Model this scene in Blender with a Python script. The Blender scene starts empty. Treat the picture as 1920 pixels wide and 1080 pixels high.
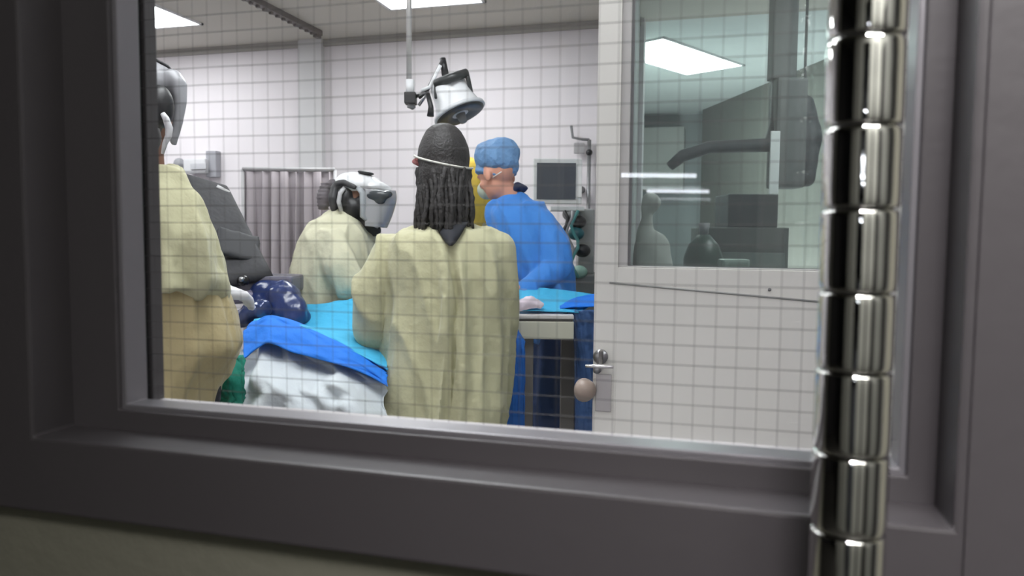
import bpy, bmesh, math, random
from mathutils import Vector, Matrix, noise
random.seed(7)
S = bpy.context.scene
COL = S.collection
# ------------------------------------------------------------------ camera, world, exposure
FPX = 1414.0
YAW, PITCH, ROLL = math.radians(15.6), math.radians(3.9), math.radians(0.49)
CAM = Vector((0, -0.4845, 1.32))
Fv = Vector((-math.sin(YAW)*math.cos(PITCH), math.cos(YAW)*math.cos(PITCH), -math.sin(PITCH)))
R0 = Vector((math.cos(YAW), math.sin(YAW), 0)); U0 = R0.cross(Fv)
Rv = R0*math.cos(ROLL)+U0*math.sin(ROLL); Uv = -R0*math.sin(ROLL)+U0*math.cos(ROLL)
cd = bpy.data.cameras.new('camera'); cam = bpy.data.objects.new('camera', cd); COL.objects.link(cam)
cd.sensor_width = 36; cd.lens = 36*FPX/1920; cd.clip_start = 0.01
m = Matrix((Rv, Uv, -Fv)).transposed().to_4x4(); m.translation = CAM
cam.matrix_world = m; S.camera = cam
cd.dof.use_dof = True; cd.dof.focus_distance = 1.6; cd.dof.aperture_fstop = 9
w = bpy.data.worlds.new('world'); S.world = w; w.use_nodes = True
w.node_tree.nodes['Background'].inputs[0].default_value = (.5, .52, .55, 1)
w.node_tree.nodes['Background'].inputs[1].default_value = 0.02
S.view_settings.view_transform = 'Standard'; S.view_settings.look = 'None'
S.view_settings.exposure = 0.0; S.view_settings.gamma = 1.0; S.view_settings.use_curve_mapping = False
OR_PANEL = 15.5        # strength of the ceiling panels in the treatment room
def area(name, loc, rot, sx, sy, power, col=(1, 1, 1)):
    l = bpy.data.lights.new(name, 'AREA'); l.shape = 'RECTANGLE'; l.size = sx; l.size_y = sy
    l.energy = power; l.color = col
    o = bpy.data.objects.new(name, l); COL.objects.link(o); o.location = loc; o.rotation_euler = rot
    return o
tg = (Vector((.62, 0, 1.15))-Vector((.12, -1.0, 2.25))).to_track_quat('-Z', 'Y').to_euler()
area('hall_spot_lamp', (.12, -1.0, 2.25), tg, .35, .35, 9, (1, .955, .97)).data.spread = math.radians(80)
area('hall_ceiling_lamp', (0.9, -1.8, 2.74), (0, 0, 0), 1.2, .5, 46, (1, .98, .96))

area('side_room_fill', (.5, 6.0, .7), (math.pi, 0, 0), 1.5, 1.8, 70, (.97, 1, 1))  # unseen fill light, added to brighten the side room ceiling
def ray(px, py): return Fv+Rv*((px-960)/FPX)-Uv*((py-540)/FPX)
def at(px, py, d): return CAM+ray(px, py)*d            # point at camera depth d
def onY(px, py, Y): r = ray(px, py); return CAM+r*((Y-CAM.y)/r.y)
def onZ(px, py, Z): r = ray(px, py); return CAM+r*((Z-CAM.z)/r.z)
LX = Vector((math.cos(YAW), math.sin(YAW), 0)); LY = Vector((-math.sin(YAW), math.cos(YAW), 0)); LZ = Vector((0, 0, 1))

# ------------------------------------------------------------------ materials
def lin(c):
    c = c/255.
    return c/12.92 if c <= .04045 else ((c+.055)/1.055)**2.4
def rgb(c): return (lin(c[0]), lin(c[1]), lin(c[2]), 1)
MATS = {}
def mat(name, c, rough=.6, metal=0, var=.06, scale=6, bump=0, bscale=40, sheen=0, coat=0, trans=0, spec=.5):
    if name in MATS: return MATS[name]
    M = bpy.data.materials.new(name); M.use_nodes = True; nt = M.node_tree; N = nt.nodes; L = nt.links
    b = N['Principled BSDF']
    b.inputs['Roughness'].default_value = rough; b.inputs['Metallic'].default_value = metal
    b.inputs['Specular IOR Level'].default_value = spec
    if sheen: b.inputs['Sheen Weight'].default_value = sheen
    if coat: b.inputs['Coat Weight'].default_value = coat; b.inputs['Coat Roughness'].default_value = .08
    if trans: b.inputs['Transmission Weight'].default_value = trans
    tc = N.new('ShaderNodeTexCoord'); nz = N.new('ShaderNodeTexNoise'); nz.inputs['Scale'].default_value = scale
    nz.inputs['Detail'].default_value = 4
    L.new(tc.outputs['Object'], nz.inputs['Vector'])
    r = N.new('ShaderNodeMapRange'); r.inputs['To Min'].default_value = 1-var; r.inputs['To Max'].default_value = 1+var
    L.new(nz.outputs['Fac'], r.inputs['Value'])
    v = N.new('ShaderNodeVectorMath'); v.operation = 'SCALE'; v.inputs[0].default_value = rgb(c)[:3]
    L.new(r.outputs[0], v.inputs['Scale']); L.new(v.outputs[0], b.inputs['Base Color'])
    if bump:
        n2 = N.new('ShaderNodeTexNoise'); n2.inputs['Scale'].default_value = bscale; n2.inputs['Detail'].default_value = 3
        L.new(tc.outputs['Object'], n2.inputs['Vector'])
        bp = N.new('ShaderNodeBump'); bp.inputs['Strength'].default_value = bump; bp.inputs['Distance'].default_value = .02
        L.new(n2.outputs['Fac'], bp.inputs['Height']); L.new(bp.outputs[0], b.inputs['Normal'])
    MATS[name] = M; return M
def emis(name, c, s):
    M = bpy.data.materials.new(name); M.use_nodes = True; N = M.node_tree.nodes; b = N['Principled BSDF']
    b.inputs['Base Color'].default_value = rgb((230, 230, 230)); b.inputs['Emission Color'].default_value = rgb(c)
    b.inputs['Emission Strength'].default_value = s; b.inputs['Roughness'].default_value = .5
    return M
def thin_glass(name, tint, refl=1.0, ior=1.5, veil=0):
    M = bpy.data.materials.new(name); M.use_nodes = True; nt = M.node_tree; N = nt.nodes; L = nt.links
    N.remove(N['Principled BSDF']); out = N['Material Output']
    t = N.new('ShaderNodeBsdfTransparent'); t.inputs[0].default_value = tint
    g = N.new('ShaderNodeBsdfGlossy'); g.inputs['Roughness'].default_value = .02
    fr = N.new('ShaderNodeFresnel'); fr.inputs[0].default_value = ior
    mu = N.new('ShaderNodeMath'); mu.operation = 'MULTIPLY'; mu.inputs[1].default_value = refl; mu.use_clamp = True
    mx = N.new('ShaderNodeMixShader')
    ge = N.new('ShaderNodeNewGeometry'); iv = N.new('ShaderNodeMath'); iv.operation = 'SUBTRACT'; iv.inputs[0].default_value = 1; m3 = N.new('ShaderNodeMath'); m3.operation = 'MULTIPLY'
    L.new(ge.outputs['Backfacing'], iv.inputs[1]); L.new(fr.outputs[0], m3.inputs[0]); L.new(iv.outputs[0], m3.inputs[1]); L.new(m3.outputs[0], mu.inputs[0]); L.new(mu.outputs[0], mx.inputs[0]); L.new(t.outputs[0], mx.inputs[1])
    L.new(g.outputs[0], mx.inputs[2]); last = mx
    if veil:
        df = N.new('ShaderNodeBsdfDiffuse'); df.inputs[0].default_value = (.62, .66, .66, 1); m2 = N.new('ShaderNodeMixShader')
        m2.inputs[0].default_value = veil; L.new(mx.outputs[0], m2.inputs[1]); L.new(df.outputs[0], m2.inputs[2]); last = m2  # diffuse mixed in for the pale haze of reflections on the pane
    L.new(last.outputs[0], out.inputs[0])
    return M
FRAME = mat('frame_paint', (63, 60, 62), .42, var=.05, scale=9, bump=.02, bscale=60)
BEAD = mat('bead_metal', (120, 118, 122), .35, .5, var=.05)
GASKET = mat('gasket_rubber', (22, 22, 24), .7)
SILLM = mat('sill_paint', (175, 170, 172), .5)
HALLW = mat('hall_wall_paint', (104, 103, 91), .8, var=.08, scale=3, bump=.1)
HALLD = mat('hall_dark_door', (42, 40, 42), .6)
WALL = mat('room_wall_paint', (222, 217, 220), .7, var=.02, scale=1.5, bump=.05, bscale=90)
CEIL = mat('room_ceiling_tile', (205, 201, 192), .9, var=.03, scale=2, bump=.3, bscale=150)
FLOOR = mat('floor_vinyl', (120, 122, 124), .4, var=.06, scale=5)
DOORP = mat('door_laminate', (226, 224, 218), .5, var=.015, scale=3)
DOORF = mat('door_glazing_bead', (192, 190, 188), .5)
WIRE = mat('wire_steel', (84, 82, 82), .6, .3, spec=.3)
CHROME = mat('polished_chrome', (235, 235, 232), .045, 1, var=.01)
STEEL = mat('satin_steel', (170, 170, 172), .3, 1, var=.03)
DARKP = mat('black_plastic', (34, 34, 36), .45)
GREYP = mat('grey_plastic', (128, 128, 130), .5)
WHITEP = mat('white_plastic', (228, 229, 231), .35, coat=.2)
GOWN = mat('gown_yellow_fabric', (184, 181, 148), .85, var=.05, scale=4, bump=.25, bscale=30, sheen=.15)
GOWN_SHADE = mat('gown_shade_fabric', (174, 160, 120), .85, var=.05, scale=4, bump=.25, bscale=30, sheen=.15)  # darker copy of the yellow gown; shade of its lower half in colour
GOWNB = mat('gown_blue_fabric', (62, 134, 216), .8, var=.05, scale=4, bump=.25, bscale=30, sheen=.15)
CYAN = mat('drape_cyan', (66, 176, 220), .75, var=.05, scale=6, bump=.3, bscale=25)
BLUE = mat('drape_blue', (26, 118, 222), .75, var=.05, scale=6, bump=.3, bscale=25)
NAVY = mat('navy_vinyl', (34, 50, 98), .28, var=.15, scale=8, bump=.3, bscale=18, coat=.3)
SHEET = mat('white_sheet', (198, 205, 210), .85, var=.03, bump=.3, bscale=25)
TEAL = mat('teal_towel', (30, 132, 112), .9, var=.12, scale=10, bump=.4)
SKIN = mat('skin_brown', (120, 84, 66), .55, var=.05)
SKINL = mat('skin_light', (222, 160, 136), .5, var=.05)
HAIR = mat('black_hair', (40, 37, 37), .6, var=.15, scale=60, bump=.3, bscale=120)
SCRUB = mat('dark_scrubs', (34, 36, 44), .8)
BLUESC = mat('slate_blue_trousers', (42, 60, 100), .85)
GLOVE = mat('white_glove', (222, 222, 226), .45)
BOUFF = mat('bouffant_blue', (112, 152, 196), .8, var=.12, scale=20, bump=.5, bscale=45)
YELLOW = mat('yellow_hood', (232, 198, 78), .7, var=.06, bump=.2)
UPHOL = mat('charcoal_upholstery', (56, 56, 59), .7, var=.06, bump=.15)
CURT = mat('mauve_curtain', (172, 164, 168), .85, var=.04)
SLAB = mat('table_slab', (196, 194, 178), .45, var=.04)
SCREEN = mat('monitor_screen', (72, 76, 84), .18)
LENS = mat('lamp_lens', (46, 47, 48), .35)
RED = mat('red_tie', (176, 110, 110), .7)

# ------------------------------------------------------------------ mesh builder
class MB:
    def __init__(s): s.v = []; s.f = []
    def add(s, vs, fs):
        o = len(s.v); s.v += [Vector(x) for x in vs]; s.f += [tuple(i+o for i in f) for f in fs]; return s
    def box(s, a, b, M=None):
        a, b = Vector(a), Vector(b)
        vs = [Vector((x, y, z)) for x in (a.x, b.x) for y in (a.y, b.y) for z in (a.z, b.z)]
        if M: vs = [M @ v for v in vs]
        return s.add(vs, [(0, 1, 3, 2), (4, 6, 7, 5), (0, 4, 5, 1), (2, 3, 7, 6), (0, 2, 6, 4), (1, 5, 7, 3)])
    def obox(s, c, h, ax=None):
        ax = ax or (LX, LY, LZ); c = Vector(c)
        vs = [c+ax[0]*(i*h[0])+ax[1]*(j*h[1])+ax[2]*(k*h[2]) for i in (-1, 1) for j in (-1, 1) for k in (-1, 1)]
        return s.add(vs, [(0, 1, 3, 2), (4, 6, 7, 5), (0, 4, 5, 1), (2, 3, 7, 6), (0, 2, 6, 4), (1, 5, 7, 3)])
    def loft(s, rings, cap=True, closed=True):
        n = len(rings[0]); vs = [p for r in rings for p in r]; fs = []
        for i in range(len(rings)-1):
            for j in range(n if closed else n-1):
                k = (j+1) % n; fs.append((i*n+j, i*n+k, (i+1)*n+k, (i+1)*n+j))
        if cap: fs.append(tuple(range(n-1, -1, -1))); fs.append(tuple((len(rings)-1)*n+j for j in range(n)))
        return s.add(vs, fs)
    def tube(s, pts, r, n=12, cap=True, flat=None, up=None):
        pts = [Vector(p) for p in pts]; rr = r if isinstance(r, (list, tuple)) else [r]*len(pts)
        rings = []; u = None
        for i, p in enumerate(pts):
            t = (pts[min(i+1, len(pts)-1)]-pts[max(i-1, 0)]).normalized()
            if u is None:
                u = Vector(up) if up else (Vector((0, 0, 1)) if abs(t.z) < .9 else Vector((1, 0, 0)))
            u = (u-t*u.dot(t)).normalized(); w_ = t.cross(u)
            a, b = (1, 1) if not flat else flat
            rings.append([p+u*(math.cos(2*math.pi*k/n)*rr[i]*a)+w_*(math.sin(2*math.pi*k/n)*rr[i]*b) for k in range(n)])
        return s.loft(rings, cap)
    def ell(s, c, r, ax=None, n=16, m=10):
        ax = ax or (LX, LY, LZ); c = Vector(c); r = r if isinstance(r, (list, tuple)) else (r, r, r)
        rings = []
        for i in range(m+1):
            a = math.pi*(i+.02)/(m+.04)-math.pi/2
            rings.append([c+ax[0]*(r[0]*math.cos(a)*math.cos(2*math.pi*k/n))+ax[1]*(r[1]*math.cos(a)*math.sin(2*math.pi*k/n))+ax[2]*(r[2]*math.sin(a)) for k in range(n)])
        return s.loft(rings)
    def limb(s, pts, rr, n=14):
        pts = [Vector(p) for p in pts]
        q = []; q2 = []
        for i in range(len(pts)-1):                       # densify
            for k in range(4):
                t = k/4; q.append(pts[i].lerp(pts[i+1], t)); q2.append(rr[i]*(1-t)+rr[i+1]*t)
        q.append(pts[-1]); q2.append(rr[-1])
        for i in range(len(pts)): s.ell(pts[i], rr[i], n=12, m=8)
        for i in range(len(pts)-1):
            s.tube([pts[i], pts[i+1]], [rr[i], rr[i+1]], n)
        return s
    def build(s, name, material, parent=None, remesh=0, smooth=0, disp=None, sm=True, bevel=0, sub=0, solid=0, local=False):
        me = bpy.data.meshes.new(name)
        vs = s.v
        if parent and not local:
            inv = wm(parent).inverted(); vs = [inv @ v for v in vs]
        me.from_pydata([tuple(v) for v in vs], [], s.f); me.update()
        bm = bmesh.new(); bm.from_mesh(me); bmesh.ops.recalc_face_normals(bm, faces=bm.faces)
        if bevel:
            bmesh.ops.bevel(bm, geom=[e for e in bm.edges if len(e.link_faces) == 2 and e.calc_face_angle(0) > .5], offset=bevel, segments=2, affect='EDGES', profile=.6)
        bm.to_mesh(me); bm.free()
        o = bpy.data.objects.new(name, me); COL.objects.link(o)
        if solid:
            md = o.modifiers.new('solid', 'SOLIDIFY'); md.thickness = solid; md.offset = 0
        if remesh:
            md = o.modifiers.new('remesh', 'REMESH'); md.mode = 'VOXEL'; md.voxel_size = remesh
            if smooth: md = o.modifiers.new('smooth', 'SMOOTH'); md.iterations = smooth; md.factor = .5
        if sub: md = o.modifiers.new('sub', 'SUBSURF'); md.levels = sub; md.render_levels = sub
        if o.modifiers:
            dg = bpy.context.evaluated_depsgraph_get(); nm = bpy.data.meshes.new_from_object(o.evaluated_get(dg))
            o.modifiers.clear(); o.data = nm; bpy.data.meshes.remove(me); me = nm; me.name = name
        if disp:
            nn = [v.normal.copy() for v in me.vertices]
            for v, n_ in zip(me.vertices, nn): v.co = v.co+disp(v.co, n_)
            me.update()
        if sm: me.polygons.foreach_set('use_smooth', [True]*len(me.polygons))
        me.materials.clear(); me.materials.append(material)
        if sm == 'auto':
            try: me.set_sharp_from_angle(angle=math.radians(35))
            except Exception: pass
        if parent: o.parent = parent
        return o
def wm(o):
    M_ = Matrix.LocRotScale(o.location, o.rotation_euler, (1, 1, 1))
    return (wm(o.parent) @ M_) if o.parent else M_
def tag(o, label=None, cat=None, group=None, kind=None):
    if label: o['label'] = label
    if cat: o['category'] = cat
    if group: o['group'] = group
    if kind: o['kind'] = kind
    return o
def empty(name, loc, label=None, cat=None, group=None, rz=0, kind=None):
    o = bpy.data.objects.new(name, None); COL.objects.link(o); o.location = loc; o.rotation_euler = (0, 0, rz)
    o.empty_display_size = .1
    return tag(o, label, cat, group, kind)
def struct(mb, name, m_, parent=None, **k):
    k.setdefault('sm', False)
    o = mb.build(name, m_, parent, **k)
    o['kind'] = 'structure'; return o
def bx(a, b): return MB().box(a, b)

# ------------------------------------------------------------------ the setting: window, walls
CZ = 2.75
YA, YB, YG, YI = -0.066, -0.030, 0.0, 0.017          # casing face, inner face, glass, inner stop
def opening(Y, left, right, bottom):                # (x0, x1, z0) of an opening edge in plane Y
    return onY(left, 400, Y).x, onY(right, 700, Y).x, onY(960, bottom, Y).z
a0, a1, az = opening(YA, 46, 1802, 911)
b0, b1, bz = opening(YB, 212, 1709, 831)
# the sight edge of the glass
g0, g1, gz = onY(226, 400, YG).x, onY(1696, 700, YG).x, onY(960, 812, YG).z
i0, i1, iz = onY(301, 400, YI).x, onY(1700, 700, YI).x, onY(960, 797, YI).z
TOP = 1.78
cw = .052                                            # casing width
YW = -.050                                           # hall face of the wall
WL, WR = a0-cw, a1+cw
wzb = onY(960, 1079, YA).z
hall_x0, hall_x1, hall_y0 = -4.5, 1.75, -16.0
mb = MB()
mb.box((hall_x0, YW, 0), (WL+.01, .02, CZ)); mb.box((WR-.01, YW, 0), (2.6, .02, CZ))
mb.box((WL+.01, YW, 0), (WR-.01, .02, wzb+.01)); mb.box((WL+.01, YW, TOP+cw-.01), (WR-.01, .02, CZ))
struct(mb, 'wall_front', HALLW)
win = empty('window_1', ((a0+a1)/2, 0, wzb), kind='structure')
def ringframe(mb, o, i, y0, y1):                     # o,i = (x0,x1,z0,z1) outer and inner
    L4 = []
    for (q, y) in ((o, y0), (i, y0), (i, y1), (o, y1)):
        L4.append([Vector((q[0], y, q[2])), Vector((q[1], y, q[2])), Vector((q[1], y, q[3])), Vector((q[0], y, q[3]))])
    vs = [p for l in L4 for p in l]; fs = []
    for a in range(4):
        b = (a+1) % 4
        for k in range(4): m_ = (k+1) % 4; fs.append((a*4+k, a*4+m_, b*4+m_, b*4+k))
    return mb.add(vs, fs)
mb = ringframe(MB(), (WL, WR, wzb, TOP+cw), (a0, a1, az, TOP), YA, .0)
mb.build('window_casing', FRAME, win, sm=False, bevel=.0022)
mb = ringframe(MB(), (a0-.001, a1+.001, az-.001, TOP+.001), (b0, b1, bz, TOP-.03), YB, .0005)
mb.build('inner_frame', FRAME, win, sm=False, bevel=.0012)
lx_ = onY(1848, 200, YA).x
bx((lx_, YA-.0016, wzb), (WR, YA+.001, TOP+cw)).build('casing_lip', FRAME, win, sm=False, bevel=.0008)
# glazing beads round the pane, hall side
mb = ringframe(MB(), (b0-.002, b1+.002, bz-.002, TOP-.028), (b0+.0035, b1-.0035, bz+.0035, TOP-.034), YB+.004, -.004)
mb.build('glazing_bead', BEAD, win, sm=False, bevel=.0012)
mb = ringframe(MB(), (b0-.002, b1+.002, bz-.002, TOP-.028), (g0, g1, gz, TOP-.036), -.004, .0045)
mb.build('gasket', GASKET, win, sm=False)
# inner stop, room side: dark at the sides, pale sill below
mb = MB()
mb.box((b0-.01, .0045, bz-.03), (i0, YI, TOP)); mb.box((i1, .0045, bz-.03), (b1+.02, YI, TOP))
mb.box((b0-.01, .0045, TOP-.036), (b1+.02, YI, TOP+.01))
mb.build('inner_stop', FRAME, win, sm=False, bevel=.0008)
bx((b0-.01, .0045, bz-.03), (b1+.02, YI, iz)).build('window_sill', SILLM, win, sm=False, bevel=.0008)
GLASS = thin_glass('wired_glass', (.955, .965, .96, 1), refl=1.0)
bx((b0-.005, .0, bz-.01), (b1+.005, .0004, TOP-.02)).build('glass_pane', GLASS, win, sm=False)
# wires in the glass
sp = .0127; r_ = .00021; mb = MB()
def wob(x, z, k): return .0007*noise.noise(Vector((x*9, z*9, k)))
zz = bz-.004; ztop = TOP-.03
ph = (onY(405, 92, 0).z-bz) % sp
z = bz-sp+ph
while z < ztop:
    if z > bz-.004:
        pts = [(x, .0015, z+wob(x, z, 3)) for x in [b0-.003+(b1-b0+.006)*k/16 for k in range(17)]]
        mb.tube(pts, r_*1.1, 4)
    z += sp
phx = (onY(1505, 620, 0).x-b0) % sp
x = b0-sp+phx
while x < b1+.003:
    if x > b0-.003:
        pts = [(x+wob(x, z_, 9), .0019, z_) for z_ in [bz-.003+(ztop-bz)*k/14 for k in range(15)]]
        mb.tube(pts, r_*.68, 4)
    x += sp
mb.build('wire_mesh', WIRE, win)

# hall shell
struct(bx((hall_x0, hall_y0, -.1), (hall_x1, YW, 0)), 'floor_hall', mat('hall_floor', (84, 82, 78), .5))
struct(bx((hall_x0, hall_y0, CZ), (hall_x1, YW, CZ+.1)), 'ceiling_hall', mat('hall_ceiling', (120, 120, 116), .9))
struct(bx((hall_x1, hall_y0, 0), (hall_x1+.1, YW, CZ)), 'wall_hall_right', mat('hall_side_paint', (150, 151, 146), .8))
struct(bx((hall_x0-.1, hall_y0, 0), (hall_x0, YW, CZ)), 'wall_hall_left', HALLD)
struct(bx((hall_x0, hall_y0-.1, 0), (hall_x1, hall_y0, CZ)), 'wall_hall_back', HALLD)
for k, (y0, y1) in enumerate([(-.75, -.32), (-2.6, -1.7), (-5.4, -4.4)]):
    struct(bx((hall_x1-.03, y0, 0), (hall_x1+.01, y1, 2.1)), 'door_%d' % (k+2), HALLD)  # unseen dark doors, added to give dark bands in the chrome reflection
OPP = mat('opposite_paint', (196, 197, 190), .8)
mb = MB(); mb.box((.12, -2.5, 0), (hall_x1, -2.4, CZ)); mb.box((-1.9, -2.5, 0), (-.62, -2.4, CZ)); mb.box((-.62, -2.5, 2.1), (.12, -2.4, CZ))
struct(mb, 'wall_hall_opposite', OPP)
struct(bx((.74, -2.42, 0), (.92, -2.38, 2.1)), 'reflected_dark_strip', HALLD)  # unseen dark strip, added to band the reflection in the chrome
# far tube lamps whose reflections show in the pane
TUBE = emis('tube_light', (240, 245, 255), 26)
def tube_lamp(p0, p1, depth, lab):
    A_ = at(p0[0], p0[1], depth); B_ = at(p1[0], p1[1], depth); A_.y *= -1; B_.y *= -1; B_.z = A_.z
    o = empty('tube_lamp', (A_+B_)/2, lab, 'ceiling lamp', 'tube lamps down the hall')
    MB().tube([A_, B_], .028, 10).build('tube', TUBE, o)
    h = (B_-A_).normalized()
    for P in (A_+h*.15, B_-h*.15):
        MB().tube([P+LZ*.03, Vector((P.x, P.y, CZ))], .006, 6).build('hanger', STEEL, o)
    MB().tube([A_+LZ*.035, B_+LZ*.035], .022, 8).build('housing', WHITEP, o)
tube_lamp((1165, 328), (1305, 327), 9.5, 'bright tube lamp whose upper reflection crosses the glass in front of the inner door')
tube_lamp((1213, 358), (1329, 357), 12.5, 'bright tube lamp whose lower shorter reflection crosses the inner door glass')

# treatment room shell
YD0 = 1.25; YBK = 4.58; XL = -5.2
P = [at(1186, 500, 2.05), at(1196, 500, 9.2)]
WX0, WX1 = P[0], P[1]
FL2 = -1.0
struct(bx((XL-.1, .02, -.1), (3.2, 9.6, 0)), 'floor', FLOOR)
struct(bx((XL-.1, .02, CZ), (3.2, YBK+.1, CZ+.1)), 'ceiling', CEIL)
struct(bx((XL-.1, YBK+.1, CZ), (3.2, 9.6, CZ+.1)), 'ceiling_side_room', mat('side_ceiling', (212, 220, 219), .9))
struct(bx((XL-.1, .02, 0), (XL, YBK, CZ)), 'wall_left', WALL)
tpar = (YBK-WX0.y)/(WX1.y-WX0.y); XBK = WX0.x+(WX1.x-WX0.x)*tpar
struct(bx((XL-.1, YBK, 0), (XBK+.02, YBK+.1, CZ)), 'wall_back', WALL)
d_ = (WX1-WX0); d_.z = 0; L_ = d_.length; d_.normalize(); n_ = Vector((d_.y, -d_.x, 0))
mb = MB(); c_ = (WX0+WX1)/2; c_.z = CZ/2
mb.obox(c_-n_*.03, (L_/2, .02, CZ/2), (d_, n_, LZ)); struct(mb, 'wall_partition', mat('partition_paint', (170, 172, 172), .8))
struct(bx((-3.05, YBK-.05, 0), (-2.86, YBK, CZ)), 'trim_1', mat('pilaster_paint', (206, 205, 206), .7))
struct(bx((XL, YBK-.02, CZ-.05), (XBK, YBK, CZ)), 'trim_2', mat('cornice_trim', (168, 164, 160), .8))
# ceiling track
mb = MB(); mb.box((-2.80, .6, CZ-.035), (-2.75, 4.36, CZ)); mb.box((-2.79, 4.30, CZ-.055), (-2.76, 4.36, CZ-.03))
for k in range(16): mb.box((-2.785, 3.2+k*.07, CZ-.05), (-2.765, 3.22+k*.07, CZ-.03))
tr = mb.build('ceiling_track', mat('track_paint', (120, 114, 112), .5), sm=False)
tag(tr, 'thin dark straight rail fixed to the ceiling above the curtain', 'ceiling rail')
# ceiling light panels
PANEL = emis('light_panel', (250, 252, 255), OR_PANEL)
def light_panel(cx, cy, sx, sy, lab, rz=0, m_=PANEL):
    o = empty('ceiling_light', (cx, cy, CZ), lab, 'ceiling light', 'ceiling light panels', rz)
    mb = MB(); t = .02
    mb.box((-sx/2, -sy/2, -.012), (-sx/2+t, sy/2, 0)).box((sx/2-t, -sy/2, -.012), (sx/2, sy/2, 0))
    mb.box((-sx/2, -sy/2, -.012), (sx/2, -sy/2+t, 0)).box((-sx/2, sy/2-t, -.012), (sx/2, sy/2, 0))
    mb.build('frame', WHITEP, o, sm=False, local=True)
    MB().box((-sx/2+t, -sy/2+t, -.006), (sx/2-t, sy/2-t, 0)).build('diffuser', m_, o, sm=False, local=True)
light_panel(-3.45-.6, 3.7, 1.2, .6, 'bright ceiling light panel at the left edge of the glass')
light_panel(-2.07+.32, 3.4, .64, 1.2, 'bright ceiling light panel above the examination lamp')
light_panel(-2.9, 1.5, 1.2, .6, 'unseen added fill light panel over the left gowned person')  # this panel and the next are unseen, added to even the room light
light_panel(-.9, 1.3, .6, 1.2, 'unseen added fill light panel over the doorway side of the room')
# side room lamp, turned 29 degrees
e1 = Vector((.58, 1.05, 0)).normalized(); cc = (Vector((-.46, 5.05, 0))+Vector((-.34, 6.41, 0)))/2
light_panel(cc.x, cc.y, .56, 1.2, 'skewed bright ceiling light seen through the inner door glass', math.radians(-29), emis('side_panel', (240, 255, 250), 19))
light_panel(.9, 3.2, .6, 1.2, 'unseen added fill light panel over the near part of the side room')  # this panel and the next are unseen, added to brighten the side room
light_panel(1.6, 6.6, .6, 1.2, 'unseen added fill light panel over the far part of the side room')
FILLP = emis('near_fill_panel', (250, 252, 255), 4.8)  # for unseen panels added to brighten the inner door
light_panel(-.1, .62, 1.2, .6, 'unseen added fill light panel between the window wall and the inner door', 0, FILLP)
light_panel(1.5, .62, 1.2, .6, 'unseen added fill light panel behind the window wall at the right', 0, FILLP)
struct(bx((XL, .02, 0), (WL-.02, .03, CZ)), 'wall_front_inside_left', WALL); struct(bx((WR+.02, .02, 0), (3.1, .03, CZ)), 'wall_front_inside_right', WALL); struct(bx((WL-.02, .02, 0), (WR+.02, .03, wzb-.02)), 'wall_front_inside_low', WALL)
struct(bx((3.08, .03, 0), (3.1, YD0, CZ)), 'wall_vestibule', WALL)
# side room: dark wall and far wall
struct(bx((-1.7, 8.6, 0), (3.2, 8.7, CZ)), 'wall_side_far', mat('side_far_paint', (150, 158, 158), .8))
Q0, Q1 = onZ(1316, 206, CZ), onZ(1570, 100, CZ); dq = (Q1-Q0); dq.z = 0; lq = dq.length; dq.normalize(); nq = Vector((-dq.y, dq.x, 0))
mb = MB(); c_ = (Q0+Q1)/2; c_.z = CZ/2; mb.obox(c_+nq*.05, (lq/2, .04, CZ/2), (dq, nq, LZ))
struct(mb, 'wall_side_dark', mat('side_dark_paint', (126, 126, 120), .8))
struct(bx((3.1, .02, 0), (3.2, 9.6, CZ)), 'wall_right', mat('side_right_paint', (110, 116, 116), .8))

# ------------------------------------------------------------------ inner door with glass
YD = 1.25; DT = .045
dx0 = onY(1115, 500, YD).x; dx1 = onY(1780, 500, YD).x
door = empty('door_1', ((dx0+dx1)/2, YD, 0), kind='structure')
wx0 = onY(1160, 400, YD).x; wz0 = onY(1340, 505, YD).z; wx1 = dx1-.10
mb = MB(); y0, y1 = YD, YD+DT
mb.box((dx0, y0, .01), (wx0, y1, 2.1)); mb.box((wx1, y0, .01), (dx1, y1, 2.1))
mb.box((wx0, y0, .01), (wx1, y1, wz0)); mb.box((wx0, y0, 2.0), (wx1, y1, 2.1))
mb.build('door_leaf', DOORP, door, sm=False, bevel=.001)
mb = ringframe(MB(), (wx0-.001, wx1+.001, wz0-.001, 2.001), (wx0+.021, wx1-.02, wz0+.0035, 1.98), YD+.006, YD+.03)
mb.build('glazing_bead', DOORF, door, sm=False, bevel=.002)
mb = ringframe(MB(), (wx0+.018, wx1-.018, wz0+.002, 1.985), (wx0+.027, wx1-.026, wz0+.005, 1.974), YD+.018, YD+.028)
mb.build('gasket', GREYP, door, sm=False)
bx((wx0+.015, YD+.022, wz0+.002), (wx1-.015, YD+.0225, 1.985)).build('door_glass', thin_glass('tinted_glass', (.85, .90, .892, 1), .35, veil=.07), door, sm=False)
# thin grey diagonal strip across the leaf
A_, B_ = onY(1143, 530, YD), onY(1560, 568, YD)
mb = MB(); mb.tube([A_+Vector((0, .001, 0)), B_+Vector((0, .001, 0))], .0028, 8); mb.build('diagonal_strip', mat('diagonal_strip_grey', (150, 150, 148), .5), door)
MB().ell(onY(1443, 543, YD), (.004, .003, .004)).build('screw', GREYP, door)
struct(bx((dx0, YD-.0, 2.11), (3.1, YD+.1, CZ)), 'wall_over_door', WALL)
struct(bx((dx1+.02, YD, 0), (3.1, YD+.1, 2.11)), 'wall_door_side', WALL)
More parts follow.
